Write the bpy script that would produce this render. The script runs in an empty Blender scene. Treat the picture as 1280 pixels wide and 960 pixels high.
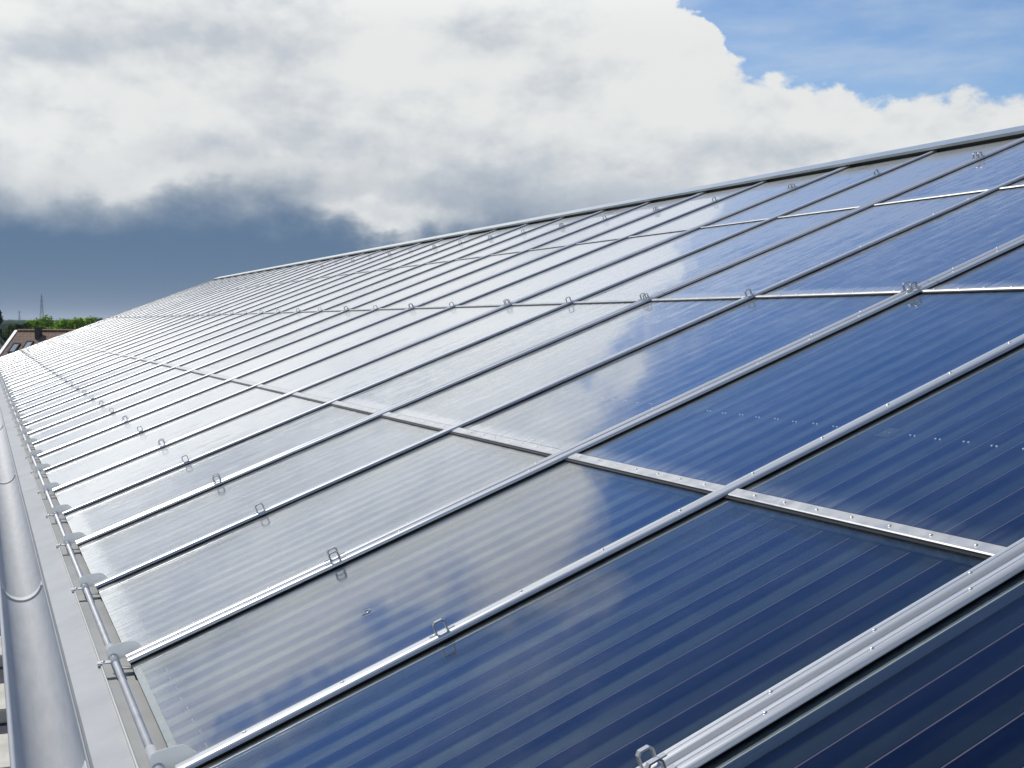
import bpy, bmesh, math, random
from mathutils import Vector, Matrix
rad = math.radians
sc = bpy.context.scene
COL = sc.collection

# ------------------------------------------------------------------ camera
EAVE = 8.5                                  # height of the eave above the ground
cam_d = bpy.data.cameras.new("camera")
cam = bpy.data.objects.new("camera", cam_d); COL.objects.link(cam)
cam_d.sensor_width = 36.0
cam_d.lens = 36.0 * 1512.0 / 1280.0
cam_d.clip_start = 0.05; cam_d.clip_end = 20000
right = Vector((0.9151259, -0.4031681, 0.0))
down = Vector((-0.0205262, -0.0465912, -0.9987031))
fwd = Vector((0.4026452, 0.9139391, -0.0509123))
M = Matrix((right, -down, -fwd)).transposed().to_4x4()
M.translation = Vector((-0.473124, -2.194524, 1.22783 + EAVE))
cam.matrix_world = M
sc.camera = cam

# ------------------------------------------------------------------ colour management
sc.view_settings.view_transform = 'Standard'
sc.view_settings.look = 'None'
sc.view_settings.exposure = 0.10
sc.view_settings.gamma = 1.0
sc.render.engine = 'CYCLES'
sc.cycles.max_bounces = 12
sc.cycles.transparent_max_bounces = 24
sc.cycles.sample_clamp_indirect = 8.0
sc.cycles.use_denoising = True

# ------------------------------------------------------------------ node helper
class NB:
    def __init__(s, tree): s.t = tree; s.n = tree.nodes; s.l = tree.links
    def node(s, typ, **kw):
        nd = s.n.new(typ)
        for k, v in kw.items(): setattr(nd, k, v)
        return nd
    def put(s, sock, v):
        if hasattr(v, 'is_linked') or isinstance(v, bpy.types.NodeSocket): s.l.new(v, sock)
        else: sock.default_value = v
    def m(s, op, a, b=None, c=None, clamp=False):
        nd = s.node('ShaderNodeMath', operation=op); nd.use_clamp = clamp
        for i, v in enumerate((a, b, c)):
            if v is not None: s.put(nd.inputs[i], v)
        return nd.outputs[0]
    def v(s, op, a, b=None, out=0):
        nd = s.node('ShaderNodeVectorMath', operation=op)
        s.put(nd.inputs[0], a)
        if b is not None:
            s.put(nd.inputs[3] if op == 'SCALE' else nd.inputs[1], b)
        return nd.outputs[out]
    def noise(s, vec, scale, detail=4.0, rough=0.5, lac=2.0, dist=0.0, out='Fac'):
        nd = s.node('ShaderNodeTexNoise')
        s.put(nd.inputs['Vector'], vec); s.put(nd.inputs['Scale'], scale)
        nd.inputs['Detail'].default_value = detail; nd.inputs['Roughness'].default_value = rough
        nd.inputs['Lacunarity'].default_value = lac; nd.inputs['Distortion'].default_value = dist
        return nd.outputs[out]
    def smooth(s, x, a, b, lo=0.0, hi=1.0):
        nd = s.node('ShaderNodeMapRange', interpolation_type='SMOOTHSTEP')
        s.put(nd.inputs['Value'], x)
        nd.inputs['From Min'].default_value = a; nd.inputs['From Max'].default_value = b
        nd.inputs['To Min'].default_value = lo; nd.inputs['To Max'].default_value = hi
        return nd.outputs[0]
    def mix(s, fac, a, b, mode='MIX'):
        nd = s.node('ShaderNodeMix', data_type='RGBA', blend_type=mode)
        s.put(nd.inputs[0], fac); s.put(nd.inputs[6], a); s.put(nd.inputs[7], b)
        return nd.outputs[2]
    def curve(s, x, pts):
        nd = s.node('ShaderNodeFloatCurve')
        cv = nd.mapping.curves[0]
        while len(cv.points) > 2: cv.points.remove(cv.points[-1])
        cv.points[0].location = pts[0]; cv.points[1].location = pts[-1]
        for p in pts[1:-1]: cv.points.new(*p)
        nd.mapping.update()
        s.put(nd.inputs['Value'], x)
        return nd.outputs[0]
    def xyz(s, a=0.0, b=0.0, c=0.0):
        nd = s.node('ShaderNodeCombineXYZ')
        for i, q in enumerate((a, b, c)): s.put(nd.inputs[i], q)
        return nd.outputs[0]

# ------------------------------------------------------------------ sky: Nishita blue, cumulus bank, storm base
SUN_AZ, SUN_EL = -27.0, 53.0                # azimuth from +Y towards +X
SKY_STRENGTH = 0.10
world = bpy.data.worlds.new("World"); sc.world = world
world.use_nodes = True
wt = world.node_tree; wt.nodes.clear(); W = NB(wt)
sky = W.node('ShaderNodeTexSky', sky_type='NISHITA'); sky.sun_disc = False
sky.sun_elevation = rad(SUN_EL); sky.sun_rotation = rad(SUN_AZ)
sky.altitude = 200; sky.air_density = 1.0; sky.dust_density = 0.4; sky.ozone_density = 2.5
tc = W.node('ShaderNodeTexCoord')
D = W.v('NORMALIZE', tc.outputs['Generated'])
sep = W.node('ShaderNodeSeparateXYZ'); W.put(sep.inputs[0], D)
dx, dy, dz = sep.outputs
az0 = W.m('MULTIPLY', W.m('ARCTAN2', dx, dy), 57.29578)
el0 = W.m('MULTIPLY', W.m('ARCSINE', dz), 57.29578)
# turbulence that bends every cloud outline
warp = W.noise(W.v('MULTIPLY', D, (1, 1, 1.5)), 6.5, 5.0, 0.5, out='Color')
wv = W.v('SUBTRACT', warp, (0.5, 0.5, 0.5))
ws = W.node('ShaderNodeSeparateXYZ'); W.put(ws.inputs[0], wv)
warp2 = W.v('SUBTRACT', W.noise(W.v('MULTIPLY', D, (1, 1, 1.4)), 24.0, 6.0, 0.6, out='Color'), (0.5, 0.5, 0.5))
ws2 = W.node('ShaderNodeSeparateXYZ'); W.put(ws2.inputs[0], warp2)
az = W.m('MULTIPLY_ADD', ws2.outputs[0], 3.2, W.m('MULTIPLY_ADD', ws.outputs[0], 7.0, az0))
el = W.m('MULTIPLY_ADD', ws2.outputs[1], 2.6, W.m('MULTIPLY_ADD', ws.outputs[1], 4.0, el0))
Dn = W.v('MULTIPLY', D, (1, 1, 1.7))
billow = W.noise(Dn, 7.0, 9.0, 0.58)
fine = W.noise(Dn, 26.0, 7.0, 0.6)
light_off = (-0.010, 0.0, 0.028)
billow2 = W.noise(W.v('ADD', Dn, light_off), 7.0, 9.0, 0.58)
relief = W.m('SUBTRACT', billow, billow2)     # bright on the sunward side of every puff
def azx(a): return (a + 180.0) / 360.0
TOP = [(-180, 15), (-100, 17), (-60, 19), (-30, 22), (-14, 21.5), (-8, 18.8), (-2, 20.3), (4, 22.3), (8, 25), (11, 26.3), (14, 26.5),
       (16, 24.0), (17.2, 21), (20, 19.2), (25, 18.6), (28, 17.6), (30.5, 16.4), (32.2, 14.6), (33.0, 12.2), (35.2, 10.6),
       (38, 10.0), (40, 9.3), (43, 9.3), (47, 9.8), (60, 11), (100, 14), (180, 15)]
top = W.m('MULTIPLY', W.curve(W.m('MULTIPLY_ADD', az, 1 / 360.0, 0.5), [(azx(a), e / 60.0) for a, e in TOP]), 60.0)
edge = W.m('SUBTRACT', top, el)
edge = W.m('MULTIPLY_ADD', W.m('SUBTRACT', billow, 0.5), W.smooth(el0, 16.0, 23.0, 5.0, 15.0), edge)
edge = W.m('MULTIPLY_ADD', W.m('SUBTRACT', fine, 0.5), 2.2, edge)
# the high part of the bank is ragged and thin, the low part crisp
crisp = W.smooth(edge, -0.35, 0.45)
soft = W.smooth(edge, -3.0, 2.6)
high = W.smooth(el0, 17.0, 24.0)
mask = W.m('ADD', W.m('MULTIPLY', crisp, W.m('SUBTRACT', 1.0, high)), W.m('MULTIPLY', soft, high))
def blob(a, e, ra, re, A=None, E=None):
    u = W.m('DIVIDE', W.m('SUBTRACT', A or az, a), ra); v = W.m('DIVIDE', W.m('SUBTRACT', E or el, e), re)
    r2 = W.m('ADD', W.m('MULTIPLY', u, u), W.m('MULTIPLY', v, v))
    return W.m('EXPONENT', W.m('MULTIPLY', r2, -1.0))
def blobs(lst):
    acc = None
    for (a, e, ra, re, amp) in lst:
        b = W.m('MULTIPLY', blob(a, e, ra, re), amp)
        acc = b if acc is None else W.m('ADD', acc, b)
    return acc
# loose puffs and faint veils in the blue
puffs = blobs([(18.6, 17.6, 1.6, 1.0, 0.9), (5.5, 30, 4, 3, 0.35)])
puffs = W.m('MULTIPLY', puffs, W.smooth(billow, 0.40, 0.62))
veil = W.m('MULTIPLY', W.smooth(W.noise(W.v('MULTIPLY', D, (1, 1, 4)), 5.0, 6.0, 0.6), 0.38, 0.75), 0.38)
veil = W.m('MULTIPLY', veil, W.smooth(el0, 14.5, 19.0, 1.0, 0.05))
mask = W.m('MAXIMUM', mask, W.m('MAXIMUM', puffs, veil), clamp=True)
# greyness of the cloud: shaded hollows + grey underside towards the storm base
grey = blobs([(10.3, 12.0, 4.0, 1.5, 0.75), (9.9, 8.2, 2.8, 0.8, 0.55), (21.6, 12.9, 2.6, 0.8, 0.55), (26.2, 11.2, 1.9, 1.9, 0.40),
              (35.4, 8.0, 1.9, 1.0, 0.55), (23.5, 6.0, 6.0, 1.9, 0.55), (27.5, 5.5, 5.0, 2.0, 0.30), (3.0, 11.5, 3.0, 1.0, 0.35),
              (0.5, 14.5, 3.2, 1.2, 0.55), (12, 14.2, 2.4, 0.9, 0.45), (-6, 17, 5, 2.0, 0.45), (3.0, 7.0, 2.4, 0.7, 0.25), (17, 8.2, 4, 0.8, 0.3),
              (14, 9.2, 3.0, 1.2, 0.35), (25, 8.2, 6.0, 2.6, 0.16), (31, 7.2, 4.0, 1.6, 0.22), (12, 8.5, 9.0, 3.0, 0.08)])
bright = blobs([(31.0, 11.5, 3.2, 2.6, 0.5), (17.5, 13.0, 3.0, 1.6, 0.4), (5.2, 6.2, 2.6, 0.5, 0.35), (13, 6.9, 2.6, 0.8, 0.35), (20, 16.5, 7, 2.2, 0.5)])
g = W.m('ADD', W.m('SUBTRACT', grey, bright), W.m('MULTIPLY', W.m('SUBTRACT', 0.5, billow), 0.55))
g = W.m('MULTIPLY_ADD', relief, -3.6, g)
g = W.m('ADD', g, -0.06)
g = W.m('MULTIPLY_ADD', W.m('SUBTRACT', 0.5, fine), 0.22, g)
gfac = W.smooth(g, -0.30, 1.10)
K = 1.0 / SKY_STRENGTH
def kc(r, gg, b): return (r * K, gg * K, b * K, 1.0)
cloud = W.mix(gfac, kc(0.760, 0.772, 0.765), kc(0.475, 0.520, 0.575))
# the bank gets brighter overhead and towards the sun
lit = W.m('ADD', W.smooth(el0, 12.5, 19.0, 1.0, 1.30), W.smooth(az0, 8.0, -14.0, 0.0, 0.25))
cloud = W.v('SCALE', cloud, lit)
# storm base near the horizon
ST = [(-180, 2), (-60, 5.5), (-20, 5.6), (0, 5.3), (6, 5.4), (10, 5.4), (14, 5.3), (17, 5.1), (20, 4.8), (23, 4.8), (27, 3.6), (31, 2), (36, 0), (60, 0), (180, 2)]
storm_top = W.m('MULTIPLY', W.curve(W.m('MULTIPLY_ADD', az, 1 / 360.0, 0.5), [(azx(a), e / 60.0) for a, e in ST]), 60.0)
st = W.m('SUBTRACT', storm_top, el)
st = W.m('SUBTRACT', st, blobs([(19.2, 4.9, 2.2, 0.9, 3.6), (16.4, 5.3, 1.5, 0.65, 2.4), (7.0, 6.6, 3.0, 0.6, 1.2)]))
st = W.m('MULTIPLY_ADD', W.m('SUBTRACT', billow, 0.5), 1.6, st)
stf = W.smooth(st, -3.0, 1.7)
stormc = W.mix(W.smooth(el0, 0.0, 5.5), kc(0.098, 0.165, 0.265), kc(0.085, 0.158, 0.268))
cloud = W.mix(stf, cloud, stormc)
blue = W.mix(1.0, sky.outputs[0], (0.86, 0.99, 1.13, 1.0), 'MULTIPLY')
blue = W.mix(W.smooth(el0, 14.0, 24.0), blue, W.mix(1.0, blue, (0.70, 0.89, 1.05, 1.0), 'MULTIPLY'))
blue = W.v('SCALE', blue, W.smooth(el0, 28.0, 46.0, 1.0, 0.62))
colr = W.mix(mask, blue, cloud)
bg = W.node('ShaderNodeBackground'); bg.inputs['Strength'].default_value = SKY_STRENGTH
W.put(bg.inputs['Color'], colr)
wo = W.node('ShaderNodeOutputWorld'); wt.links.new(bg.outputs[0], wo.inputs[0])

# ------------------------------------------------------------------ sun
sd = bpy.data.lights.new("sun", 'SUN'); sd.energy = 3.4; sd.angle = rad(0.53); sd.color = (1.0, 0.95, 0.87)
so = bpy.data.objects.new("sun", sd); COL.objects.link(so)
S = Vector((math.sin(rad(SUN_AZ)) * math.cos(rad(SUN_EL)), math.cos(rad(SUN_AZ)) * math.cos(rad(SUN_EL)), math.sin(rad(SUN_EL))))
so.rotation_euler = S.to_track_quat('Z', 'Y').to_euler()
so.location = (-20, 10, 40)

# ------------------------------------------------------------------ materials
def mat(name):
    m = bpy.data.materials.new(name); m.use_nodes = True
    m.node_tree.nodes.clear(); b = NB(m.node_tree)
    out = b.node('ShaderNodeOutputMaterial')
    return m, b, out
def pbsdf(name, color, rough=0.5, metal=0.0, spec=0.5, var=0.0, vscale=4.0, bump=0.0, bscale=60.0, rvar=0.0, stretch=None):
    m, b, out = mat(name)
    p = b.node('ShaderNodeBsdfPrincipled')
    p.inputs['Roughness'].default_value = rough; p.inputs['Metallic'].default_value = metal
    p.inputs['Specular IOR Level'].default_value = spec
    c4 = (*color, 1.0)
    t = b.node('ShaderNodeTexCoord').outputs['Object']
    if stretch: t = b.v('MULTIPLY', t, stretch)
    if var > 0:
        n = b.noise(t, vscale, 6.0, 0.6)
        lo = tuple(max(0, q * (1 - var)) for q in color) + (1.0,); hi = tuple(min(1, q * (1 + var)) for q in color) + (1.0,)
        b.put(p.inputs['Base Color'], b.mix(b.smooth(n, 0.3, 0.7), lo, hi))
    else: p.inputs['Base Color'].default_value = c4
    if rvar > 0:
        n2 = b.noise(t, vscale * 2.3, 5.0, 0.6)
        b.put(p.inputs['Roughness'], b.smooth(n2, 0.3, 0.7, max(0.02, rough - rvar), rough + rvar))
    if bump > 0:
        bn = b.node('ShaderNodeBump'); bn.inputs['Strength'].default_value = bump; bn.inputs['Distance'].default_value = 0.01
        b.put(bn.inputs['Height'], b.noise(t, bscale, 5.0, 0.6)); b.put(p.inputs['Normal'], bn.outputs[0])
    b.l.new(p.outputs[0], out.inputs[0])
    return m

def glass_mat():
    m, b, out = mat("collector_glass")
    t = b.node('ShaderNodeTexCoord').outputs['Object']
    geo = b.node('ShaderNodeNewGeometry')
    dt = b.m('ABSOLUTE', b.v('DOT_PRODUCT', geo.outputs['Normal'], geo.outputs['Incoming'], out=1))
    F = b.m('POWER', b.m('SUBTRACT', 1.0, dt, clamp=True), 4.6, clamp=True)
    bn = b.node('ShaderNodeBump'); bn.inputs['Strength'].default_value = 0.06; bn.inputs['Distance'].default_value = 0.004
    b.put(bn.inputs['Height'], b.noise(t, 5.0, 2.0, 0.5))
    gl = b.node('ShaderNodeBsdfAnisotropic') if False else b.node('ShaderNodeBsdfGlossy')
    gl.inputs['Roughness'].default_value = 0.035; gl.inputs['Color'].default_value = (0.97, 0.98, 1.0, 1)
    oi = b.node('ShaderNodeObjectInfo')
    wn = b.node('ShaderNodeTexWhiteNoise', noise_dimensions='1D'); b.put(wn.inputs['W'], b.m('MULTIPLY', oi.outputs['Random'], 917.0))
    tilt = b.v('MULTIPLY', b.v('SUBTRACT', wn.outputs['Color'], (0.5, 0.5, 0.5)), (0.011, 0.011, 0.0))
    b.put(gl.inputs['Normal'], b.v('NORMALIZE', b.v('ADD', bn.outputs[0], tilt)))
    tr = b.node('ShaderNodeBsdfTransparent'); tr.inputs['Color'].default_value = (0.93, 0.96, 0.96, 1)
    mx = b.node('ShaderNodeMixShader'); b.put(mx.inputs[0], F); b.l.new(tr.outputs[0], mx.inputs[1]); b.l.new(gl.outputs[0], mx.inputs[2])
    # a film of dust, thicker where rain leaves it above the lower edge of the pane
    sx = b.node('ShaderNodeSeparateXYZ'); b.put(sx.inputs[0], t)
    n = b.noise(t, 9.0, 7.0, 0.65)
    low = b.smooth(b.m('MULTIPLY_ADD', b.m('SUBTRACT', n, 0.5), 0.16, sx.outputs[0]), 0.03, 0.13, 1.0, 0.0)
    tau = b.m('ADD', b.m('MULTIPLY', low, 0.0007), b.smooth(n, 0.3, 0.8, 0.00011, 0.00026))
    tau = b.m('MULTIPLY', tau, b.m('MULTIPLY_ADD', oi.outputs['Random'], 0.8, 0.6))
    tau = b.m('MULTIPLY', tau, b.smooth(b.noise(b.v('MULTIPLY', t, (0.7, 16.0, 1.0)), 2.0, 5.0, 0.6), 0.32, 0.72, 0.45, 2.0))
    film = b.m('MINIMUM', b.m('DIVIDE', tau, b.m('MAXIMUM', b.m('POWER', dt, 4.0), 0.0003)), 0.44)  # dust film, steepened at grazing view to imitate the sun-glare veil
    df = b.node('ShaderNodeBsdfDiffuse'); df.inputs['Color'].default_value = (0.62, 0.62, 0.60, 1)
    gr = b.node('ShaderNodeBsdfGlossy'); gr.inputs['Roughness'].default_value = 0.34; gr.inputs['Color'].default_value = (0.9, 0.9, 0.88, 1)
    md = b.node('ShaderNodeMixShader'); md.inputs[0].default_value = 0.74; b.l.new(df.outputs[0], md.inputs[1]); b.l.new(gr.outputs[0], md.inputs[2])
    m2 = b.node('ShaderNodeMixShader'); b.put(m2.inputs[0], film); b.l.new(mx.outputs[0], m2.inputs[1]); b.l.new(md.outputs[0], m2.inputs[2])
    b.l.new(m2.outputs[0], out.inputs[0])
    return m

def absorber_mat():
    m, b, out = mat("selective_absorber")
    t = b.node('ShaderNodeTexCoord').outputs['Object']
    sx = b.node('ShaderNodeSeparateXYZ'); b.put(sx.inputs[0], t)
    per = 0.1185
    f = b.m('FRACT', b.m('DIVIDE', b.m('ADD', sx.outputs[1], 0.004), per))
    fin_sheen = b.smooth(f, 0.36, 0.54, 1.0, 0.0)  # pale half of each fin: its sky sheen put into colour and gloss
    fin_sheen = b.m('MULTIPLY', fin_sheen, b.smooth(f, 0.0, 0.04))
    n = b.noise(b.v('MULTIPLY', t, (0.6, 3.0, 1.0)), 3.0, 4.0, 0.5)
    fin_sheen = b.m('MULTIPLY', fin_sheen, b.smooth(n, 0.25, 0.7, 0.55, 1.0))
    c = b.mix(fin_sheen, (0.0012, 0.0042, 0.022, 1), (0.006, 0.0105, 0.018, 1))
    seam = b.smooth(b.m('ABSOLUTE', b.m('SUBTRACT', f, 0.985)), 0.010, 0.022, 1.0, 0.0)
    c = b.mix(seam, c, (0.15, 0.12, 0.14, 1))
    df = b.node('ShaderNodeBsdfDiffuse'); b.put(df.inputs['Color'], c)
    geo = b.node('ShaderNodeNewGeometry')
    dt = b.m('ABSOLUTE', b.v('DOT_PRODUCT', geo.outputs['Normal'], geo.outputs['Incoming'], out=1))
    F = b.m('POWER', b.m('SUBTRACT', 1.0, dt, clamp=True), b.m('MULTIPLY_ADD', fin_sheen, -1.6, 4.9), clamp=True)
    gl = b.node('ShaderNodeBsdfGlossy'); gl.inputs['Roughness'].default_value = 0.24     # blue interference film of the selective coating, paler on the sheen stripes
    b.put(gl.inputs['Color'], b.mix(fin_sheen, (0.05, 0.22, 0.90, 1), (0.92, 0.95, 0.92, 1)))
    mx = b.node('ShaderNodeMixShader'); b.put(mx.inputs[0], F); b.l.new(df.outputs[0], mx.inputs[1]); b.l.new(gl.outputs[0], mx.inputs[2])
    b.l.new(mx.outputs[0], out.inputs[0])
    return m

def sleeve_mat():
    m, b, out = mat("milky_plastic")
    p = b.node('ShaderNodeBsdfPrincipled'); p.inputs['Base Color'].default_value = (0.80, 0.82, 0.82, 1)
    p.inputs['Roughness'].default_value = 0.28
    tl = b.node('ShaderNodeBsdfTranslucent'); tl.inputs['Color'].default_value = (0.85, 0.87, 0.86, 1)
    m1 = b.node('ShaderNodeMixShader'); m1.inputs[0].default_value = 0.45
    b.l.new(p.outputs[0], m1.inputs[1]); b.l.new(tl.outputs[0], m1.inputs[2])
    tr = b.node('ShaderNodeBsdfTransparent')
    m2 = b.node('ShaderNodeMixShader'); m2.inputs[0].default_value = 0.14
    b.l.new(m1.outputs[0], m2.inputs[1]); b.l.new(tr.outputs[0], m2.inputs[2])
    b.l.new(m2.outputs[0], out.inputs[0])
    return m

def roof_tile_mat():
    m, b, out = mat("brown_roof_tiles")
    t = b.node('ShaderNodeTexCoord').outputs['Object']
    br = b.node('ShaderNodeTexBrick'); b.put(br.inputs['Vector'], t)
    br.inputs['Color1'].default_value = (0.24, 0.125, 0.075, 1); br.inputs['Color2'].default_value = (0.18, 0.092, 0.055, 1)
    br.inputs['Mortar'].default_value = (0.05, 0.035, 0.03, 1); br.inputs['Scale'].default_value = 1.0
    br.inputs['Brick Width'].default_value = 0.3; br.inputs['Row Height'].default_value = 0.34; br.inputs['Mortar Size'].default_value = 0.02
    n = b.noise(t, 1.4, 6.0, 0.6)
    c = b.mix(b.smooth(n, 0.35, 0.75, 0.0, 0.5), br.outputs['Color'], (0.21, 0.14, 0.10, 1))
    p = b.node('ShaderNodeBsdfPrincipled'); b.put(p.inputs['Base Color'], c); p.inputs['Roughness'].default_value = 0.8
    b.l.new(p.outputs[0], out.inputs[0])
    return m

def leaf_mat(name, a, c2):
    m, b, out = mat(name)
    geo = b.node('ShaderNodeNewGeometry')
    c = b.mix(geo.outputs['Random Per Island'], (*a, 1), (*c2, 1))
    p = b.node('ShaderNodeBsdfDiffuse'); b.put(p.inputs['Color'], c)
    tl = b.node('ShaderNodeBsdfTranslucent'); b.put(tl.inputs['Color'], c)
    mx = b.node('ShaderNodeMixShader'); mx.inputs[0].default_value = 0.58
    b.l.new(p.outputs[0], mx.inputs[1]); b.l.new(tl.outputs[0], mx.inputs[2]); b.l.new(mx.outputs[0], out.inputs[0])
    return m

def ground_mat():
    m, b, out = mat("fields")
    t = b.node('ShaderNodeTexCoord').outputs['Object']
    n = b.noise(t, 0.004, 5.0, 0.6); n2 = b.noise(t, 0.6, 6.0, 0.6)
    c = b.mix(b.smooth(n, 0.4, 0.6), (0.035, 0.075, 0.02, 1), (0.08, 0.11, 0.035, 1))
    c = b.mix(b.smooth(n2, 0.3, 0.7, 0.0, 0.5), c, (0.05, 0.07, 0.025, 1))
    p = b.node('ShaderNodeBsdfPrincipled'); b.put(p.inputs['Base Color'], c); p.inputs['Roughness'].default_value = 0.9
    b.l.new(p.outputs[0], out.inputs[0])
    return m

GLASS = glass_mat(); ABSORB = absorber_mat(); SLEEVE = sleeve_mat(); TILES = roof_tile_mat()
ALU = pbsdf("mill_aluminium", (0.62, 0.63, 0.625), 0.32, 0.45, rvar=0.07, vscale=6.0, var=0.08, stretch=(0.12, 9.0, 9.0))
ALU_FLAT = pbsdf("weathered_aluminium", (0.46, 0.47, 0.465), 0.42, 0.45, var=0.12, vscale=8.0, rvar=0.08)
STEEL = pbsdf("zinc_steel", (0.45, 0.46, 0.47), 0.35, 1.0)
SCREW = pbsdf("bright_screw", (0.60, 0.60, 0.60), 0.35, 0.7)
RUBBER = pbsdf("black_rubber_seal", (0.012, 0.013, 0.012), 0.45, 0.0, 0.4)
SEALG = pbsdf("grey_edge_seal", (0.11, 0.125, 0.12), 0.5, 0.0, 0.5, var=0.3, vscale=30)
RIVET = pbsdf("tin_rivet", (0.85, 0.85, 0.85), 0.4, 0.0)
PLATE = pbsdf("dark_type_plate", (0.02, 0.03, 0.05), 0.4)
PAINT = pbsdf("grey_coated_sheet", (0.36, 0.372, 0.37), 0.5, 0.05, 0.5, var=0.09, vscale=3.0, rvar=0.06)
GUTTER = pbsdf("zinc_gutter_sheet", (0.62, 0.63, 0.62), 0.65, 0.0, 0.35, var=0.06, vscale=5.0, stretch=(6.0, 0.8, 6.0))
LIP = pbsdf("pale_sheet_edge", (0.62, 0.61, 0.55), 0.45, 0.1)
TUBE = pbsdf("white_coated_tube", (0.70, 0.70, 0.68), 0.45, 0.05, var=0.10, vscale=12)
DARK = pbsdf("dark_recess", (0.03, 0.034, 0.032), 0.6)
RIDGE = pbsdf("ridge_sheet", (0.55, 0.58, 0.57), 0.35, 0.6, var=0.06, vscale=3)
WALLM = pbsdf("render_wall", (0.55, 0.54, 0.50), 0.9, var=0.06, vscale=0.8)
WHITE = pbsdf("white_paint", (0.75, 0.75, 0.73), 0.5)
SLATE = pbsdf("grey_roof_sheet", (0.20, 0.20, 0.21), 0.7, var=0.15, vscale=1.5)
BRICK = pbsdf("dark_chimney_brick", (0.055, 0.05, 0.048), 0.85, var=0.25, vscale=6)
PANE = pbsdf("window_pane", (0.25, 0.30, 0.36), 0.12, 0.0, 0.8)
BARK = pbsdf("bark", (0.07, 0.05, 0.035), 0.9)
LATTICE = pbsdf("pylon_steel", (0.13, 0.15, 0.17), 0.6, 0.3)
CONC = pbsdf("pale_concrete", (0.50, 0.49, 0.45), 0.85, var=0.15, vscale=2.0)
ASPH = pbsdf("dark_asphalt", (0.026, 0.028, 0.048), 0.85, var=0.2, vscale=1.5)
FOREST = leaf_mat("far_forest_leaf", (0.06, 0.11, 0.065), (0.09, 0.15, 0.075))
LEAF_B = leaf_mat("fresh_leaf", (0.17, 0.31, 0.03), (0.29, 0.43, 0.07))
LEAF_O = leaf_mat("olive_leaf", (0.09, 0.14, 0.03), (0.15, 0.20, 0.06))
LEAF_D = leaf_mat("dark_leaf", (0.02, 0.05, 0.022), (0.045, 0.085, 0.035))
GROUND = ground_mat()

# ------------------------------------------------------------------ mesh helpers
def add_box(bm, x0, x1, y0, y1, z0, z1, mi=0):
    v = [bm.verts.new(p) for p in ((x0,y0,z0),(x1,y0,z0),(x1,y1,z0),(x0,y1,z0),(x0,y0,z1),(x1,y0,z1),(x1,y1,z1),(x0,y1,z1))]
    for f in ((3,2,1,0),(4,5,6,7),(0,1,5,4),(1,2,6,5),(2,3,7,6),(3,0,4,7)):
        bm.faces.new([v[i] for i in f]).material_index = mi
    return v
def add_tube(bm, pts, r, n=10, caps=True, mi=0, smooth=True):
    pts = [Vector(p) for p in pts]; rs = r if isinstance(r, (list, tuple)) else [r] * len(pts)
    rings = []
    ref = Vector((0.31, 0.17, 0.93))
    for i, p in enumerate(pts):
        a = pts[max(i - 1, 0)]; c = pts[min(i + 1, len(pts) - 1)]
        t = (c - a).normalized()
        s = t.cross(ref)
        if s.length < 0.05: s = t.cross(Vector((1, 0, 0)))
        s.normalize(); u = s.cross(t)
        rings.append([bm.verts.new(p + s * rs[i] * math.cos(2 * math.pi * k / n) + u * rs[i] * math.sin(2 * math.pi * k / n)) for k in range(n)])
    for A, B in zip(rings, rings[1:]):
        for k in range(n):
            f = bm.faces.new((A[k], A[(k + 1) % n], B[(k + 1) % n], B[k])); f.smooth = smooth; f.material_index = mi
    if caps:
        bm.faces.new(rings[0]).material_index = mi; bm.faces.new(rings[-1][::-1]).material_index = mi
def add_extrude(bm, prof, axis_pts, closed=True, smooth=False, mi=0):
    """prof: list of 3-vectors at the first station; axis_pts: list of offsets along the run"""
    rings = [[bm.verts.new(Vector(p) + Vector(o)) for p in prof] for o in axis_pts]
    n = len(prof)
    for A, B in zip(rings, rings[1:]):
        for k in range(n if closed else n - 1):
            f = bm.faces.new((A[k], A[(k + 1) % n], B[(k + 1) % n], B[k])); f.smooth = smooth; f.material_index = mi
    if closed:
        bm.faces.new(rings[0][::-1]).material_index = mi; bm.faces.new(rings[-1]).material_index = mi
def add_dome(bm, x, y, z, r, h, n=8, mi=0):
    r1 = [bm.verts.new((x + r * math.cos(2*math.pi*k/n), y + r * math.sin(2*math.pi*k/n), z)) for k in range(n)]
    r2 = [bm.verts.new((x + .7*r * math.cos(2*math.pi*k/n), y + .7*r * math.sin(2*math.pi*k/n), z + .75*h)) for k in range(n)]
    t = bm.verts.new((x, y, z + h))
    for k in range(n):
        f = bm.faces.new((r1[k], r1[(k+1)%n], r2[(k+1)%n], r2[k])); f.smooth = True; f.material_index = mi
        f = bm.faces.new((r2[k], r2[(k+1)%n], t)); f.smooth = True; f.material_index = mi
def mesh(name, bm, mats, recalc=True):
    if recalc: bmesh.ops.recalc_face_normals(bm, faces=bm.faces)
    me = bpy.data.meshes.new(name); bm.to_mesh(me); bm.free()
    for m in (mats if isinstance(mats, (list, tuple)) else [mats]): me.materials.append(m)
    return me
def obj(name, data, parent=None, loc=None):
    o = bpy.data.objects.new(name, data); COL.objects.link(o)
    if parent is not None: o.parent = parent
    if loc is not None: o.location = loc
    return o
def tag(o, label, cat, group=None, kind=None):
    o['label'] = label; o['category'] = cat
    if group: o['group'] = group
    if kind: o['kind'] = kind
    return o
def thing(name, label, cat, loc, rot=(0, 0, 0), group=None):
    o = bpy.data.objects.new(name, None); COL.objects.link(o); o.empty_display_size = 0.1
    o.location = loc; o.rotation_euler = rot
    return tag(o, label, cat, group)
def structure(name, me):
    o = obj(name, me); o['kind'] = 'structure'; return o
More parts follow.
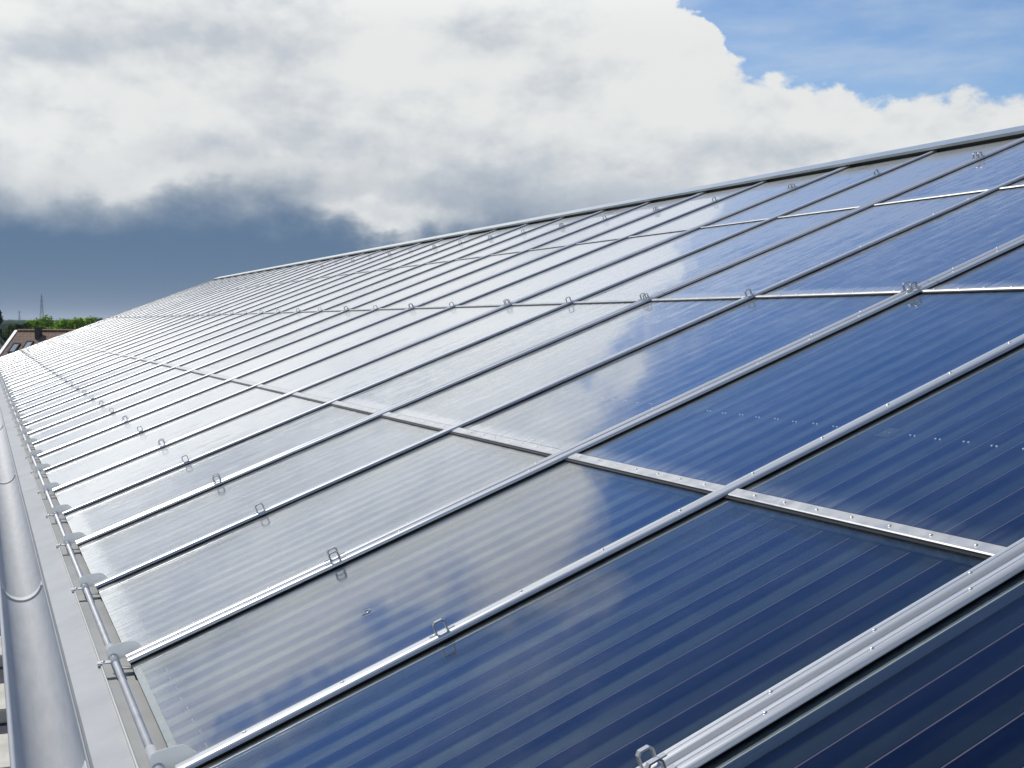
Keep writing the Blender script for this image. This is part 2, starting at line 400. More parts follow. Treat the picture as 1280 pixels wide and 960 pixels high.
ORD = ("zeroth first second third fourth fifth sixth seventh eighth ninth tenth eleventh twelfth thirteenth fourteenth fifteenth sixteenth "
       "seventeenth eighteenth nineteenth twentieth twenty-first twenty-second twenty-third twenty-fourth twenty-fifth twenty-sixth "
       "twenty-seventh twenty-eighth twenty-ninth thirtieth thirty-first thirty-second thirty-third thirty-fourth thirty-fifth thirty-sixth").split()

# ------------------------------------------------------------------ roof frame: local x up the slope, y along the eave, z off the glass
AL = rad(20.7367); CA, SA = math.cos(AL), math.sin(AL)
ROOF_ROT = (0.0, -AL, 0.0)
def rp(v, u, n=0.0): return Vector((v * CA - n * SA, u, EAVE + v * SA + n * CA))
P = 1.2
DEL = {0: -0.075, 1: -0.058, 2: -0.062, 3: 0.0343, 4: 0.0327, 5: -0.0299, 6: -0.0563, 7: 0.0164}
def ry(b): return (b + DEL.get(b, 0.0)) * P
NB_LAST = 34
ROWS = [0.0, 1.5762 * P, 3.2295 * P, 4.8727 * P, 6.3069 * P]
RIDGE_V = ROWS[4]
Y_NEAR, Y_FAR = -6.0, ry(NB_LAST) + 0.10

# ---- ground
bm = bmesh.new()
add_box(bm, -9000, 9000, -3000, 12000, -0.5, 0.0)
structure("ground", mesh("ground", bm, GROUND))
bm = bmesh.new(); add_box(bm, -7.0, 3.0, -8, 62, -0.3, 0.004)
structure("paved_yard", mesh("paved_yard", bm, ASPH))

# ---- the building that carries the roof
bld = thing("hall_building", "long pitched-roof hall whose whole near slope carries glass solar collectors", "building", (0, 0, 0))
XR = (RIDGE_V + 0.20) * CA; ZR = EAVE + (RIDGE_V + 0.20) * SA - 0.02
bm = bmesh.new()
prof = [(0.45, Y_NEAR, 0.0), (0.45, Y_NEAR, EAVE - 0.1), (XR, Y_NEAR, ZR - 0.33), (2 * XR - 0.45, Y_NEAR, EAVE - 0.1), (2 * XR - 0.45, Y_NEAR, 0.0)]
add_extrude(bm, prof, [(0, 0, 0), (0, Y_FAR - Y_NEAR - 0.15, 0)])
obj("wall", mesh("hall_wall", bm, WALLM), bld)
bm = bmesh.new()   # deck under the collectors, real thickness
a0 = rp(0.02, 0, -0.13); a1 = rp(RIDGE_V + 0.18, 0, -0.13); b1 = rp(RIDGE_V + 0.18, 0, -0.075); b0 = rp(0.02, 0, -0.075)
add_extrude(bm, [(q.x, Y_NEAR, q.z) for q in (a0, a1, b1, b0)], [(0, 0, 0), (0, Y_FAR - Y_NEAR, 0)])
obj("roof_deck", mesh("roof_deck", bm, DARK), bld)
bm = bmesh.new()   # far slope
q1 = rp(RIDGE_V + 0.18, 0, -0.12); q2 = rp(RIDGE_V + 0.18, 0, 0.03)
add_extrude(bm, [(q1.x + 0.03, Y_NEAR, q1.z), (q2.x + 0.03, Y_NEAR, q2.z), (2 * XR, Y_NEAR, EAVE + 0.05), (2 * XR, Y_NEAR, EAVE - 0.10)], [(0, 0, 0), (0, Y_FAR - Y_NEAR, 0)])
obj("back_roof", mesh("back_roof", bm, SLATE), bld)
bm = bmesh.new()   # ridge capping: sheet with a front lip
V0 = RIDGE_V
def ex(bmm, pts, y0, y1, mi=0):
    add_extrude(bmm, [tuple(rp(v, y0, n)) for v, n in pts], [(0, 0, 0), (0, y1 - y0, 0)], mi=mi)
ex(bm, [(V0 + 0.00, 0.034), (V0 + 0.004, 0.034), (V0 + 0.006, 0.052), (V0 + 0.24, 0.050), (V0 + 0.24, 0.056), (V0 + 0.00, 0.058)], Y_NEAR, Y_FAR + 0.02)
obj("ridge_cap", mesh("ridge_cap", bm, RIDGE), bld)
bm = bmesh.new()
ex(bm, [(V0 + 0.045, -0.07), (V0 + 0.065, -0.07), (V0 + 0.065, 0.049), (V0 + 0.045, 0.049)], Y_NEAR, Y_FAR)
obj("ridge_backing", mesh("ridge_backing", bm, DARK), bld)
bm = bmesh.new()   # verge sheet at the far gable
ex(bm, [(-0.02, -0.13), (V0 + 0.2, -0.13), (V0 + 0.2, 0.03), (-0.02, 0.03)], Y_FAR + 0.004, Y_FAR + 0.03)
ex(bm, [(-0.02, 0.033), (V0 - 0.01, 0.033), (V0 - 0.01, 0.039), (-0.02, 0.039)], Y_FAR - 0.05, Y_FAR + 0.034)
obj("verge_trim", mesh("verge_trim", bm, RIDGE), bld)
# eave sheets
bm = bmesh.new()
def exw(bmm, pts, y0, y1, mi=0): add_extrude(bmm, [(x, y0, EAVE + z) for x, z in pts], [(0, 0, 0), (0, y1 - y0, 0)], mi=mi)
exw(bm, [(-0.093, -0.046), (0.02, -0.046), (0.02, -0.050), (-0.093, -0.050)], Y_NEAR, Y_FAR)
obj("eave_channel", mesh("eave_channel", bm, PAINT), bld)
bm = bmesh.new()
exw(bm, [(-0.099, -0.006), (-0.200, -0.031), (-0.203, -0.055), (-0.200, -0.055), (-0.197, -0.034), (-0.099, -0.010)], Y_NEAR, Y_FAR)
obj("eave_flashing", mesh("eave_flashing", bm, PAINT), bld)
bm = bmesh.new()
exw(bm, [(-0.0985, -0.050), (-0.0935, -0.050), (-0.0935, 0.001), (-0.0985, 0.001)], Y_NEAR, Y_FAR)
obj("eave_lip", mesh("eave_lip", bm, LIP), bld)
bm = bmesh.new()
exw(bm, [(0.020, -0.052), (0.44, -0.13), (0.44, -0.30), (0.02, -0.12)], Y_NEAR, Y_FAR)
exw(bm, [(-0.20, -0.26), (0.44, -0.30), (0.44, -0.32), (-0.20, -0.28)], Y_NEAR, Y_FAR)
exw(bm, [(-0.198, -0.258), (-0.193, -0.258), (-0.193, -0.06), (-0.198, -0.06)], Y_NEAR, Y_FAR)
obj("soffit", mesh("soffit", bm, PAINT), bld)

# ---- gutter
gut = thing("gutter", "long half-round grey metal gutter hanging beside the pale eave flashing", "gutter", (-0.302, 0, EAVE - 0.062))
bm = bmesh.new()
R0 = 0.100; n = 20
outer = [(-R0 * math.cos(math.pi * k / n), -R0 * math.sin(math.pi * k / n)) for k in range(n + 1)]
inner = [(x * 0.972, z * 0.972) for x, z in outer][::-1]
add_extrude(bm, [(x, Y_NEAR, z) for x, z in outer + inner], [(0, 0, 0), (0, Y_FAR - Y_NEAR + 0.05, 0)], smooth=True)
o = obj("channel", mesh("gutter_channel", bm, GUTTER), gut)
bm = bmesh.new(); add_tube(bm, [(-R0 - 0.004, Y_NEAR, 0.004), (-R0 - 0.004, Y_FAR + 0.05, 0.004)], 0.0095, 12)
obj("rolled_bead", mesh("gutter_bead", bm, GUTTER), gut)
def gutter_joint(y):
    bm = bmesh.new()
    for (ra, rb, w0, w1) in ((0.966, 0.87, 0.0, 0.010), (0.966, 0.935, 0.010, 0.10)):
        A = [(-R0 * ra * math.cos(math.pi * (0.06 + 0.88 * k / n)), -R0 * ra * math.sin(math.pi * (0.06 + 0.88 * k / n))) for k in range(n + 1)]
        B = [(x * rb / ra, z * rb / ra) for x, z in A][::-1]
        add_extrude(bm, [(x, y + w0, z) for x, z in A + B], [(0, 0, 0), (0, w1 - w0, 0)])
    return mesh("gutter_joint", bm, GUTTER)
for y in (1.47, 4.22, 9.0, 14.5, 20.0, 26.0, 32.0, 38.0): obj("joint_ring", gutter_joint(y), gut)
bm = bmesh.new(); bmesh.ops.create_circle(bm, cap_ends=True, segments=20, radius=R0 * 0.97, matrix=Matrix.Rotation(math.pi / 2, 4, 'X'))
for f in bm.faces: f.smooth = False
bmesh.ops.bisect_plane(bm, geom=bm.verts[:] + bm.edges[:] + bm.faces[:], plane_co=(0, 0, 0), plane_no=(0, 0, 1), clear_outer=True)
gm = bmesh.ops.extrude_face_region(bm, geom=bm.faces[:])
for v in [q for q in gm['geom'] if isinstance(q, bmesh.types.BMVert)]: v.co.y += 0.01
obj("end_cap", mesh("gutter_end", bm, GUTTER), gut, (0, Y_FAR + 0.045, 0))

# ---- tube along the eave
tb = bmesh.new(); add_tube(tb, [(0, Y_NEAR, 0), (0, Y_FAR, 0)], 0.0125, 14)
tag(obj("eave_tube", mesh("eave_tube", tb, TUBE), None, (-0.047, 0, EAVE + 0.004)), "thin white tube running along the lower edge of the glass", "tube")

# ---- brackets that carry the tube at every rail
bm = bmesh.new()
add_box(bm, -0.108, -0.058, -0.016, 0.016, 0.004, 0.008)
add_box(bm, -0.108, -0.104, -0.016, 0.016, -0.020, 0.004)
add_extrude(bm, [(-0.060, -0.010, 0.004), (-0.030, -0.010, -0.018), (0.012, -0.010, -0.022), (0.012, -0.010, -0.027), (-0.032, -0.010, -0.023), (-0.064, -0.010, 0.000)], [(0, 0, 0), (0, 0.02, 0)])
ARM = mesh("bracket_arm", bm, TUBE)
bm = bmesh.new(); add_dome(bm, -0.088, 0.0, 0.008, 0.008, 0.005)
ARMSCREW = mesh("bracket_screw", bm, STEEL)
bm = bmesh.new()   # saddle hugging the tube
A = [(-0.047 + 0.0165 * math.cos(math.pi * (-0.15 + 1.3 * k / 14)), 0.004 + 0.0165 * math.sin(math.pi * (-0.15 + 1.3 * k / 14))) for k in range(15)]
B = [(-0.047 + 0.0132 * math.cos(math.pi * (-0.15 + 1.3 * k / 14)), 0.004 + 0.0132 * math.sin(math.pi * (-0.15 + 1.3 * k / 14))) for k in range(15)][::-1]
add_extrude(bm, [(x, -0.03, z) for x, z in A + B], [(0, 0, 0), (0, 0.24, 0)], smooth=True)
SADDLE = mesh("bracket_saddle", bm, SLEEVE)
bm = bmesh.new()   # rounded milky shield plate standing across the glass edge
pl = [(-0.066, -0.010), (-0.070, 0.030), (-0.064, 0.046), (-0.050, 0.052), (-0.010, 0.060), (0.018, 0.062), (0.034, 0.057), (0.058, 0.034), (0.063, 0.024), (0.064, 0.004), (0.0, 0.004)]
add_extrude(bm, [(x, 0.052, z) for x, z in pl], [(0, 0, 0), (0, 0.004, 0)])
SHIELD = mesh("bracket_shield", bm, SLEEVE)
for b in range(0, NB_LAST + 1):
    if b == 0: lab = "tube bracket with milky shield, just below the photo's bottom edge"
    else: lab = "tube bracket with milky shield on the eave, %s from the photo's bottom edge" % ORD[b]
    t = thing("tube_bracket", lab, "bracket", (0, ry(b), EAVE), (0, 0, 0), "brackets of the tube along the eave")
    obj("arm", ARM, t); obj("saddle", SADDLE, t); obj("shield", SHIELD, t)
    if b < 12: obj("screw", ARMSCREW, t)

# ---- cover rails running up the slope
def arch(c, w, h0, h, n=8):
    return [(c + w * math.cos(math.pi * k / n), h0 + h * math.sin(math.pi * k / n) ** 0.6) for k in range(n, -1, -1)]
def rail_profile(double):
    if double:
        def rib(c):
            q = arch(c, 0.0215, 0.0125, 0.0085, 10)
            m = len(q) // 2
            return q[:m] + [(c - 0.0018, 0.0209), (c - 0.0010, 0.0190), (c + 0.0010, 0.0190), (c + 0.0018, 0.0209)] + q[m + 1:]
        return ([(-0.052, 0.009)] + rib(-0.029) + [(-0.0065, 0.0105), (-0.003, 0.0105), (-0.002, 0.0090), (0.002, 0.0090), (0.003, 0.0105), (0.0065, 0.0105)] + rib(0.029) + [(0.052, 0.009), (0.052, 0.007), (-0.052, 0.007)])
    return [(-0.0285, 0.009)] + arch(0.0, 0.0255, 0.0125, 0.0095, 12) + [(0.0285, 0.009), (0.0285, 0.007), (-0.0285, 0.007)]
L_RAIL = RIDGE_V + 0.04
def rail_meshes(double):
    hw = 0.052 if double else 0.0285
    bm = bmesh.new()
    prof = [(0.0, y, z) for y, z in rail_profile(double)]
    jn = ROWS[2] + (0.10 if double else -0.55)
    for cuts in ([0.0, 0.02, ROWS[1], jn - 0.002], [jn + 0.002, jn + 0.02, ROWS[3], L_RAIL]):
        add_extrude(bm, prof, [(c, 0, 0) for c in cuts], smooth=True)
    for f in bm.faces:
        if abs(f.normal.x) > 0.9: f.smooth = False
    cap = mesh("rail_cap", bm, ALU)
    cap.set_sharp_from_angle(angle=rad(38))
    bm = bmesh.new()
    for s in (-1, 1):
        y0, y1 = sorted((s * (hw - 0.016), s * (hw - 0.003)))
        add_box(bm, 0.004, L_RAIL - 0.004, y0, y1, 0.0022, 0.0068)
    gk = mesh("rail_gasket", bm, RUBBER)
    bm = bmesh.new()
    add_box(bm, 0.002, L_RAIL - 0.002, -hw + 0.0165, hw - 0.0165, -0.074, 0.0066)
    web = mesh("rail_web", bm, RUBBER)
    return cap, gk, web
RM = {True: rail_meshes(True), False: rail_meshes(False)}
bm = bmesh.new()   # flat band bent into a staple
W2, H2, tk, bw = 0.020, 0.038, 0.0042, 0.0062
path_o = [(-W2, 0), (-W2, H2 - 0.008), (-W2 + 0.008, H2), (W2 - 0.008, H2), (W2, H2 - 0.008), (W2, 0)]
path_i = [(-W2 + tk, 0), (-W2 + tk, H2 - 0.009 - tk * .4), (-W2 + 0.009 + tk * .4, H2 - tk), (W2 - 0.009 - tk * .4, H2 - tk), (W2 - tk, H2 - 0.009 - tk * .4), (W2 - tk, 0)][::-1]
ring_a = [bm.verts.new((x, -bw, z)) for x, z in path_o + path_i]; ring_b = [bm.verts.new((x, bw, z)) for x, z in path_o + path_i]
N2 = len(ring_a)
for k in range(N2): bm.faces.new((ring_a[k], ring_a[(k + 1) % N2], ring_b[(k + 1) % N2], ring_b[k]))
for k in range(5):
    for rg in (ring_a, ring_b): bm.faces.new((rg[k], rg[k + 1], rg[N2 - 2 - k], rg[N2 - 1 - k]))
add_box(bm, -W2 - 0.022, -W2 + 0.001, -bw, bw, 0.0, 0.003); add_box(bm, W2 - 0.001, W2 + 0.022, -bw, bw, 0.0, 0.003)
LOOP = mesh("wire_loop", bm, STEEL)
bm = bmesh.new(); add_dome(bm, 0, 0, 0, 0.0065, 0.004); SCREWM = mesh("screw", bm, SCREW)
LOOP_V = [0.688 * P, ROWS[2] - 0.03, 5.78 * P]
for b in range(-1, NB_LAST + 1):
    dbl = b % 2 == 0
    if b == -1: lab = "aluminium cover rail just beyond the bottom right corner of the photo"
    elif b == NB_LAST: lab = "last aluminium cover rail, lying along the far gable edge of the roof"
    else:
        lab = "%s aluminium cover rail up the roof, %s from the photo's lower right corner" % ("wide twin-ribbed" if dbl else "narrow rounded", ORD[b + 1])
    t = thing("cover_rail", lab, "rail", rp(0, ry(b)), ROOF_ROT, "cover rails between the collectors")
    cap, gk, web = RM[dbl]
    obj("cap", cap, t); obj("gasket", gk, t); obj("web", web, t)
    for v in LOOP_V:
        if b < -0 and v < 1: continue
        for off in ((-0.029, 0.029) if dbl else (0.0,)):
            obj("fixing_loop", LOOP, t, (v + (0.012 if off > 0 else 0.0), off, 0.0208))
    if 0 <= b <= 3:
        k = 0; v = 0.20
        while v < (4.2 if b < 2 else 5.8):
            if dbl:
                obj("screw", SCREWM, t, (v, -0.029, 0.0200)); obj("screw", SCREWM, t, (v + 0.06, 0.0295, 0.0200))
            else: obj("screw", SCREWM, t, (v, 0.0, 0.0217))
            v += 0.30
            k += 1

# ---- collectors
def half(b): return 0.052 if b % 2 == 0 else 0.0285
_cache = {}
def collector_meshes(j, r):
    far = j > 8
    y0, y1 = ry(j), ry(j + 1)
    Wd = y1 - y0
    key = (round(Wd, 4), j % 2, r)
    if key in _cache: return _cache[key]
    a = half(j) - 0.010; c = half(j + 1) - 0.010
    Lv = ROWS[r + 1] - ROWS[r]
    lo = 0.0; hi = Lv
    if r == 3: hi = Lv + 0.03
    # pane
    bm = bmesh.new(); add_box(bm, lo + 0.004, hi - 0.004, a, Wd - c, -0.004, 0.0)
    pane = mesh("glass_pane", bm, GLASS)
    bm = bmesh.new()
    add_box(bm, lo + 0.03, hi - 0.03, a + 0.035, Wd - c - 0.035, -0.036, -0.032, 0)
    if r == 1 or r == 2:
        x = 0.60
    elif r == 0: x = 0.10
    else: x = None
    if x is not None:
        k = 0
        yy = 0.1185 * 1.5
        while yy < Wd - c - 0.05:
            for s in (-0.010, 0.010):
                add_dome(bm, x + 0.004 * (k % 2), yy + s, -0.032, 0.0042 if r else 0.0026, 0.004, 6, 1)
            yy += 0.1185; k += 1
    if r == 1: add_box(bm, x - 0.035, x + 0.035, Wd - c - 0.115, Wd - c - 0.050, -0.032, -0.029, 2)
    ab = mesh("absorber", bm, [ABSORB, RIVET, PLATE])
    bm = bmesh.new()   # tray walls + inner edge seal
    for (x0, x1, yy0, yy1) in ((lo + 0.004, lo + 0.028, a, Wd - c), (hi - 0.028, hi - 0.004, a, Wd - c), (lo + 0.028, hi - 0.028, a, a + 0.030), (lo + 0.028, hi - 0.028, Wd - c - 0.030, Wd - c)):
        add_box(bm, x0, x1, yy0, yy1, -0.070, -0.0065)
    for (yy0, yy1) in ((a + 0.0302, a + 0.034), (Wd - c - 0.034, Wd - c - 0.0302)): add_box(bm, lo + 0.03, hi - 0.03, yy0, yy1, -0.070, -0.006, 1)
    tray = mesh("tray_frame", bm, [SEALG, ALU])
    strip = None; scr = None
    if r > 0:
        w = 0.023 if r == 1 else 0.016; h = 0.009 if r == 1 else 0.010
        bm = bmesh.new()
        pr = ([(-w, 0.003), (-w, h * .75), (-w + 0.004, h), (w - 0.004, h + 0.002), (w, h * .8), (w, 0.003)] if r == 1
              else [(-w, 0.003), (-w * .9, h * .6), (-w * .5, h), (w * .5, h), (w * .9, h * .6), (w, 0.003)])
        add_extrude(bm, [(x, half(j) - 0.002, z) for x, z in pr], [(0, 0, 0), (0, Wd - half(j) - half(j + 1) + 0.004, 0)])
        strip = mesh("cover_strip", bm, ALU_FLAT)
        bm = bmesh.new(); add_box(bm, -w - 0.016, -w - 0.0006, half(j) + 0.002, Wd - half(j + 1) - 0.002, 0.0015, 0.005)
        add_box(bm, -w - 0.004, -w - 0.0006, half(j) + 0.002, Wd - half(j + 1) - 0.002, 0.0052, h * .78 if r == 1 else h * .45)
        add_box(bm, w - 0.004, w + 0.008, half(j) + 0.002, Wd - half(j + 1) - 0.002, 0.0015, 0.0045)
        scr = mesh("strip_gasket", bm, RUBBER)
    _cache[key] = (pane, ab, tray, strip, scr, Wd)
    return _cache[key]
FIRST = [-1, 0, 2, 3]            # first column that the photo shows in each row
ROWN = ["bottom row", "second row up", "third row up", "top row"]
def look(j, r):
    # what the pane mirrors in the photograph
    split = [1.6, 3.0, 5.0, 7.0][r]
    if j < split - 1.2: return "deep blue"
    if j < split + 1.2: return "half blue half white"
    return "cloud-white"
for r in range(4):
    for j in range(FIRST[r] - 1, NB_LAST):
        pane, ab, tray, strip, gk, Wd = collector_meshes(j, r)
        k = j - FIRST[r] + 1
        if k == 0: lab = "blue glazed solar collector of the %s, just past the photo's right edge" % ROWN[r]
        elif j == NB_LAST - 1: lab = "cloud-white glazed solar collector ending the %s at the far gable" % ROWN[r]
        else: lab = "%s glazed collector, %s, %s from the right" % (look(j, r), ROWN[r], ORD[k])
        t = thing("solar_collector", lab, "solar panel", rp(ROWS[r], ry(j)), ROOF_ROT, "solar collectors covering the roof")
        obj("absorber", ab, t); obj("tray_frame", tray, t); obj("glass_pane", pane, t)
        if strip:
            s = obj("cover_strip", strip, t); obj("gasket", gk, t)
            if r == 1 and j < 6 or r == 2 and j < 5:
                y = 0.14
                while y < Wd - 0.1:
                    obj("screw", SCREWM, s, (0.0, y, 0.0095 if r == 1 else 0.0097)); y += 0.155

bm = bmesh.new(); add_tube(bm, [(-0.016, -0.012, 0), (0.010, -0.012, 0), (0.016, -0.007, 0.001), (0.018, 0.0, 0.002), (0.015, 0.007, 0.001), (0.002, 0.010, 0)], 0.0017, 8)
lc = obj("loose_clip", mesh("loose_clip", bm, STEEL), None, rp(0.736, 1.653, 0.0019)); lc.rotation_euler = (0, -AL, 0)
tag(lc, "loose wire clip lying on a pane, between the two nearest narrow rails", "clip")

# ------------------------------------------------------------------ pale slabs in the yard under the gutter
bm = bmesh.new(); add_box(bm, -0.9, 0.9, -1.15, 1.15, 0.0, 0.35)
bmesh.ops.bevel(bm, geom=bm.edges[:], offset=0.03, segments=2, affect='EDGES')
SLABM = mesh("slab", bm, CONC)
ys = [19.4, 22.6, 26.2, 30.4, 35.6, 42.0]
for i, y in enumerate(ys):
    o = obj("concrete_slab", SLABM, None, (-0.72, y, 0.002))
    tag(o, "pale concrete block left of the gutter, %s from the photo's bottom edge" % ORD[i + 1], "concrete block", "pale blocks in the yard")

# ------------------------------------------------------------------ neighbouring houses
def gable_house(name, label, loc, rotz, half_len0, half_len1, span, ridge_z, pitch, roof_m, verge=True, wall_m=WALLM):
    """ridge along local x, from -half_len0 to half_len1, ridge height ridge_z above the ground"""
    t = thing(name, label, "house", loc, (0, 0, rotz))
    ez = ridge_z - span * math.tan(pitch)
    bm = bmesh.new()
    wy = span - 0.5
    wz = ez + 0.5 * math.tan(pitch) - 0.15
    add_extrude(bm, [(-half_len0 + 0.3, -wy, 0), (-half_len0 + 0.3, -wy, wz), (-half_len0 + 0.3, 0, ridge_z - 0.25), (-half_len0 + 0.3, wy, wz), (-half_len0 + 0.3, wy, 0)], [(0, 0, 0), (half_len0 + half_len1 - 0.6, 0, 0)])
    obj("wall", mesh(name + "_wall", bm, wall_m), t)
    roofs = []
    for s in (-1, 1):
        ln = span / math.cos(pitch)
        bm = bmesh.new(); add_box(bm, -half_len0, half_len1, -ln, 0.0, -0.16, 0.0)
        o = obj("roof", mesh(name + "_roof", bm, roof_m), t, (0, 0, ridge_z))
        o.rotation_euler = (pitch, 0, 0) if s == -1 else (pitch, 0, math.pi)
        if s == 1: o.location = (half_len1 - half_len0, 0, ridge_z)
        roofs.append(o)
    if verge:
        for x0, x1 in ((-half_len0 - 0.26, -half_len0 - 0.004), (half_len1 + 0.004, half_len1 + 0.26)):
            bm = bmesh.new(); ln = span / math.cos(pitch)
            add_box(bm, x0, x1, -ln, 0.0, -0.22, 0.06)
            o = obj("barge_board", mesh("barge_board", bm, WHITE), t, (0, 0, ridge_z)); o.rotation_euler = (pitch, 0, 0)
    bm = bmesh.new(); add_tube(bm, [(-half_len0, 0, ridge_z + 0.02), (half_len1, 0, ridge_z + 0.02)], 0.10, 8)
    obj("ridge_tiles", mesh("ridge_tiles", bm, roof_m), t)
    return t, roofs
house, roofs = gable_house("brown_roof_house", "house with brown tiled roof and two skylights beyond the far roof corner", (2.25, 96.5, 0), rad(-37), 0.0, 14.0, 5.0, 9.10, rad(40), TILES)
fr = roofs[0]
bm = bmesh.new(); add_box(bm, -0.17, 0.17, -0.22, 0.22, -1.2, 0.42); add_box(bm, -0.21, 0.21, -0.26, 0.26, 0.42, 0.49)
ch = obj("chimney", mesh("chimney", bm, BRICK), fr, (2.1, -0.55, 0.15)); ch.rotation_euler = (-rad(40), 0, 0)
bm = bmesh.new(); add_box(bm, -0.16, 0.16, -0.16, 0.16, -0.5, 0.42)
ch = obj("vent_stack", mesh("vent_stack", bm, BRICK), fr, (5.6, -0.45, 0.1)); ch.rotation_euler = (-rad(40), 0, 0)
for (x, y) in ((0.75, -2.0), (1.75, -1.75)):
    bm = bmesh.new()
    for (x0, x1, y0, y1) in ((-0.30, -0.23, -0.5, 0.5), (0.23, 0.30, -0.5, 0.5), (-0.23, 0.23, -0.5, -0.43), (-0.23, 0.23, 0.43, 0.5)): add_box(bm, x0, x1, y0, y1, -0.05, 0.10)
    w = obj("skylight", mesh("skylight_frame", bm, BRICK), fr, (x, y, 0.0))
    bm = bmesh.new(); add_box(bm, -0.228, 0.228, -0.428, 0.428, -0.02, 0.06); obj("pane", mesh("skylight_pane", bm, PANE), w)
h2, _ = gable_house("grey_roof_house", "house with plain grey roof at the left edge, behind the brown-roofed house", (-6.5, 108, 0), rad(-37), 4.0, 9.0, 5.0, 9.05, rad(35), SLATE, verge=False)

# ------------------------------------------------------------------ trees
def tree(label, loc, h, crown_r, crown_h, leaf_m, seed, nleaf=2600, leaf=0.28, name="leafy_tree", conic=False, group="trees beyond the roof"):
    rnd = random.Random(seed)
    t = thing(name, label, "tree", loc, (0, 0, 0), group)
    bm = bmesh.new()
    zc = h - crown_h * 0.5
    add_tube(bm, [(0, 0, 0), (0.05, 0.03, h * .35), (-0.05, 0.06, h * .7), (0, 0, h * .93)], [0.24, 0.18, 0.10, 0.03], 8)
    for k in range(7):
        a = rnd.uniform(0, 6.28); z = h - crown_h * rnd.uniform(.45, .95)
        add_tube(bm, [(0, 0, z), (math.cos(a) * crown_r * .4, math.sin(a) * crown_r * .4, z + crown_h * .14), (math.cos(a) * crown_r * .8, math.sin(a) * crown_r * .8, z + crown_h * .3)], [0.08, 0.05, 0.02], 6)
    obj("trunk", mesh("trunk", bm, BARK), t)
    cl = []
    for k in range(26):
        a = rnd.uniform(0, 6.28); q = rnd.uniform(-0.85, 0.95)
        rr = crown_r * ((1 - (q + 1) / 2) * 1.0 + .1 if conic else math.sqrt(max(0.05, 1 - q * q))) * rnd.uniform(.45, .95)
        cl.append((Vector((math.cos(a) * rr, math.sin(a) * rr, zc + q * crown_h * .46)), crown_r * rnd.uniform(.22, .42)))
    bm = bmesh.new()
    for k in range(nleaf):
        c, r = rnd.choice(cl)
        d = Vector((rnd.gauss(0, 1), rnd.gauss(0, 1), rnd.gauss(0, 1))).normalized()
        p = c + d * r * rnd.uniform(.55, 1.05)
        s = leaf * rnd.uniform(.6, 1.3)
        nn = (d + Vector((rnd.gauss(0, .5), rnd.gauss(0, .5), rnd.gauss(0, .5) + .4))).normalized()
        e = nn.orthogonal().normalized(); f = nn.cross(e); th = rnd.uniform(0, 6.28)
        e, f = e * math.cos(th) + f * math.sin(th), f * math.cos(th) - e * math.sin(th)
        bm.faces.new([bm.verts.new(p + e * s * .5), bm.verts.new(p + f * s * .32), bm.verts.new(p - e * s * .5), bm.verts.new(p - f * s * .32)])
    obj("crown", mesh("crown", bm, leaf_m, recalc=False), t)
    return t
tree("bright green rounded tree behind the brown roof, tallest of its clump", (7.2, 140, 0), 10.0, 2.5, 4.4, LEAF_B, 1, 7000, .36)
tree("bright green tree left in the clump above the chimney", (5.5, 138, 0), 9.8, 2.0, 4.2, LEAF_B, 2, 6000, .36)
tree("bright green low tree at the right end of the clump behind the brown roof", (9.2, 137, 0), 9.75, 2.2, 4.0, LEAF_B, 3, 6000, .36)
tree("bright green bushy tree in the middle of the clump, nearest the brown roof", (7.9, 134, 0), 9.7, 1.9, 3.8, LEAF_B, 12, 5000, .36)
tree("yellow-green tree at the far right of the clump, touching the roof edge", (11.1, 148, 0), 9.95, 2.2, 4.2, LEAF_B, 13, 5000, .38)
tree("olive green tree peeping over the roof edge, lower of two", (12.4, 178, 0), 10.1, 2.2, 4.5, LEAF_O, 4, 2400, .34)
tree("olive green tree peeping over the roof edge, farther right of two", (15.4, 186, 0), 10.2, 2.6, 5.0, LEAF_O, 5, 2600, .36)
tree("dark conifer at the left edge of the photo above the grey roof", (1.05, 112, 0), 10.9, 1.0, 6.0, LEAF_D, 6, 2600, .22, "conifer_tree", True)
tree("dark shrubby tree between the conifer and the bright green clump", (3.5, 124, 0), 9.75, 1.0, 3.0, LEAF_D, 7, 1800, .22)
tree("small grey-green tree beside the conifer behind the roof ridge", (2.3, 122, 0), 9.55, 0.7, 3.0, LEAF_O, 8, 1500, .22)

# ------------------------------------------------------------------ far forest and hills
rnd = random.Random(77)
bm = bmesh.new()
for k in range(5200):
    y = rnd.uniform(700, 2600); x = y * rnd.uniform(-0.12, 0.85)
    hh = (6.5 + y * 0.0035) * rnd.uniform(0.86, 1.06) + 1.5 * math.sin(x * 0.011) * math.sin(x * 0.0037 + y * .002); w = rnd.uniform(5, 9)
    base = bm.verts.new((x + rnd.uniform(-1, 1), y, hh))
    hs = hh
    ring = [bm.verts.new((x + w * math.cos(a) * rnd.uniform(.7, 1.2), y + w * math.sin(a) * rnd.uniform(.7, 1.2), hh * rnd.uniform(.80, .97))) for a in [i * math.pi / 3 for i in range(6)]]
    low = [bm.verts.new((v.co.x, v.co.y, 0.0)) for v in ring]
    for i in range(6):
        bm.faces.new((base, ring[i], ring[(i + 1) % 6])); bm.faces.new((ring[i], low[i], low[(i + 1) % 6], ring[(i + 1) % 6]))
fo = obj("far_forest", mesh("far_forest", bm, FOREST)); fo['kind'] = 'stuff'
tag(fo, "hazy blue-green woodland along the horizon", "woodland"); fo['kind'] = 'stuff'

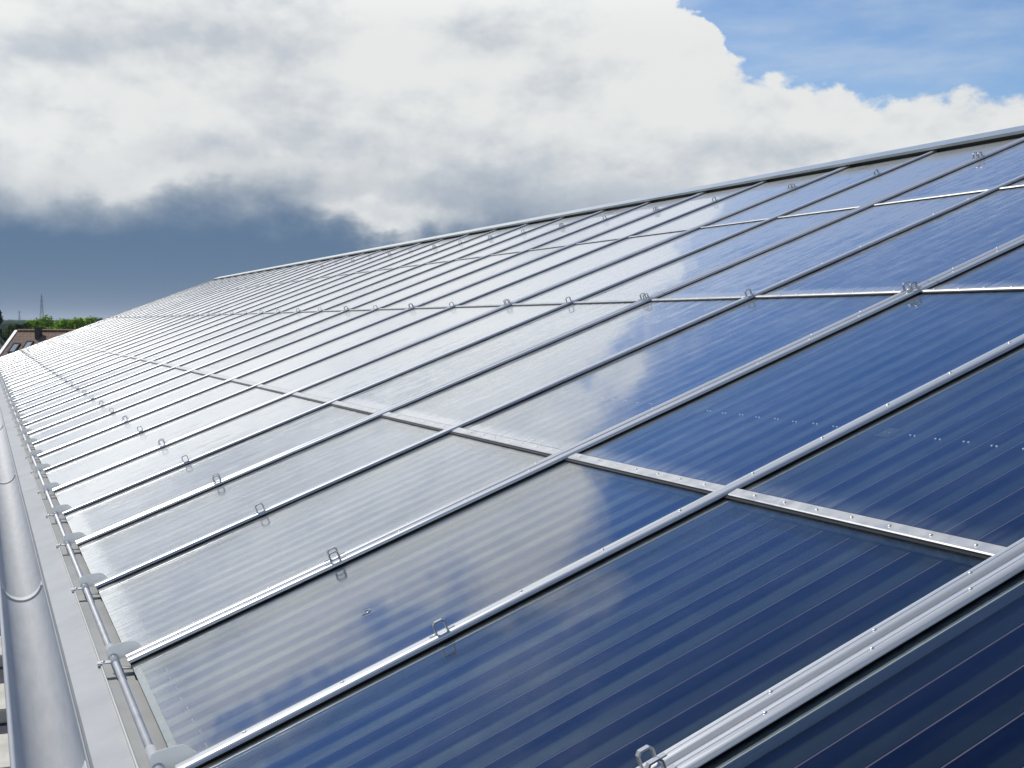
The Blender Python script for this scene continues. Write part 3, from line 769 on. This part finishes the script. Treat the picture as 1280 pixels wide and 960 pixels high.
# ------------------------------------------------------------------ lattice masts
def pylon(label, loc, h, w, arms):
    t = thing("lattice_mast", label, "pylon", loc, (0, 0, 0.3), "lattice masts on the horizon")
    bm = bmesh.new()
    lv = [0, .22, .42, .6, .76, .9, 1.0]
    def cor(f): 
        q = w * (1 - f) ** 1.1 * .5 + 0.35
        return [Vector((sx * q, sy * q, f * h)) for sx, sy in ((-1, -1), (1, -1), (1, 1), (-1, 1))]
    for f0, f1 in zip(lv, lv[1:]):
        A, B = cor(f0), cor(f1)
        for k in range(4):
            add_tube(bm, [A[k], B[k]], 0.30, 4, smooth=False)
            add_tube(bm, [A[k], B[(k + 1) % 4]], 0.15, 4, smooth=False); add_tube(bm, [A[(k + 1) % 4], B[k]], 0.15, 4, smooth=False)
            add_tube(bm, [B[k], B[(k + 1) % 4]], 0.15, 4, smooth=False)
    add_tube(bm, [(0, 0, h), (0, 0, h * 1.08)], 0.2, 4)
    obj("tower", mesh("mast_tower", bm, LATTICE), t)
    for f, a in arms:
        bm = bmesh.new()
        for s in (-1, 1):
            add_tube(bm, [(0, 0, f * h + 1.0), (s * a, 0, f * h)], 0.25, 4, smooth=False); add_tube(bm, [(0, 0, f * h - .4), (s * a, 0, f * h)], 0.25, 4, smooth=False)
        obj("crossarm", mesh("crossarm", bm, LATTICE), t)
pylon("tall lattice pylon standing over the bright green trees", (89.3, 2000, 0), 52, 6.5, ((.93, 2.6), (.80, 3.4), (.62, 3.0)))
pylon("small faint lattice mast left of the tall pylon", (71.5, 2500, 0), 32, 4, ((.92, 4.0),))

# ------------------------------------------------------------------ air
m, b, out = mat("air")
pv = b.node('ShaderNodeVolumePrincipled'); pv.inputs['Color'].default_value = (0.72, 0.83, 0.95, 1); pv.inputs['Density'].default_value = 0.00015
pv.inputs['Anisotropy'].default_value = 0.2
b.l.new(pv.outputs[0], out.inputs['Volume'])
bm = bmesh.new(); add_box(bm, -9050, 9050, -3050, 12050, -1.5, 66.0)
hz = obj("haze", mesh("haze", bm, m)); hz['kind'] = 'stuff'; tag(hz, "thin pale haze in the air over the distant woods", "haze"); hz['kind'] = 'stuff'
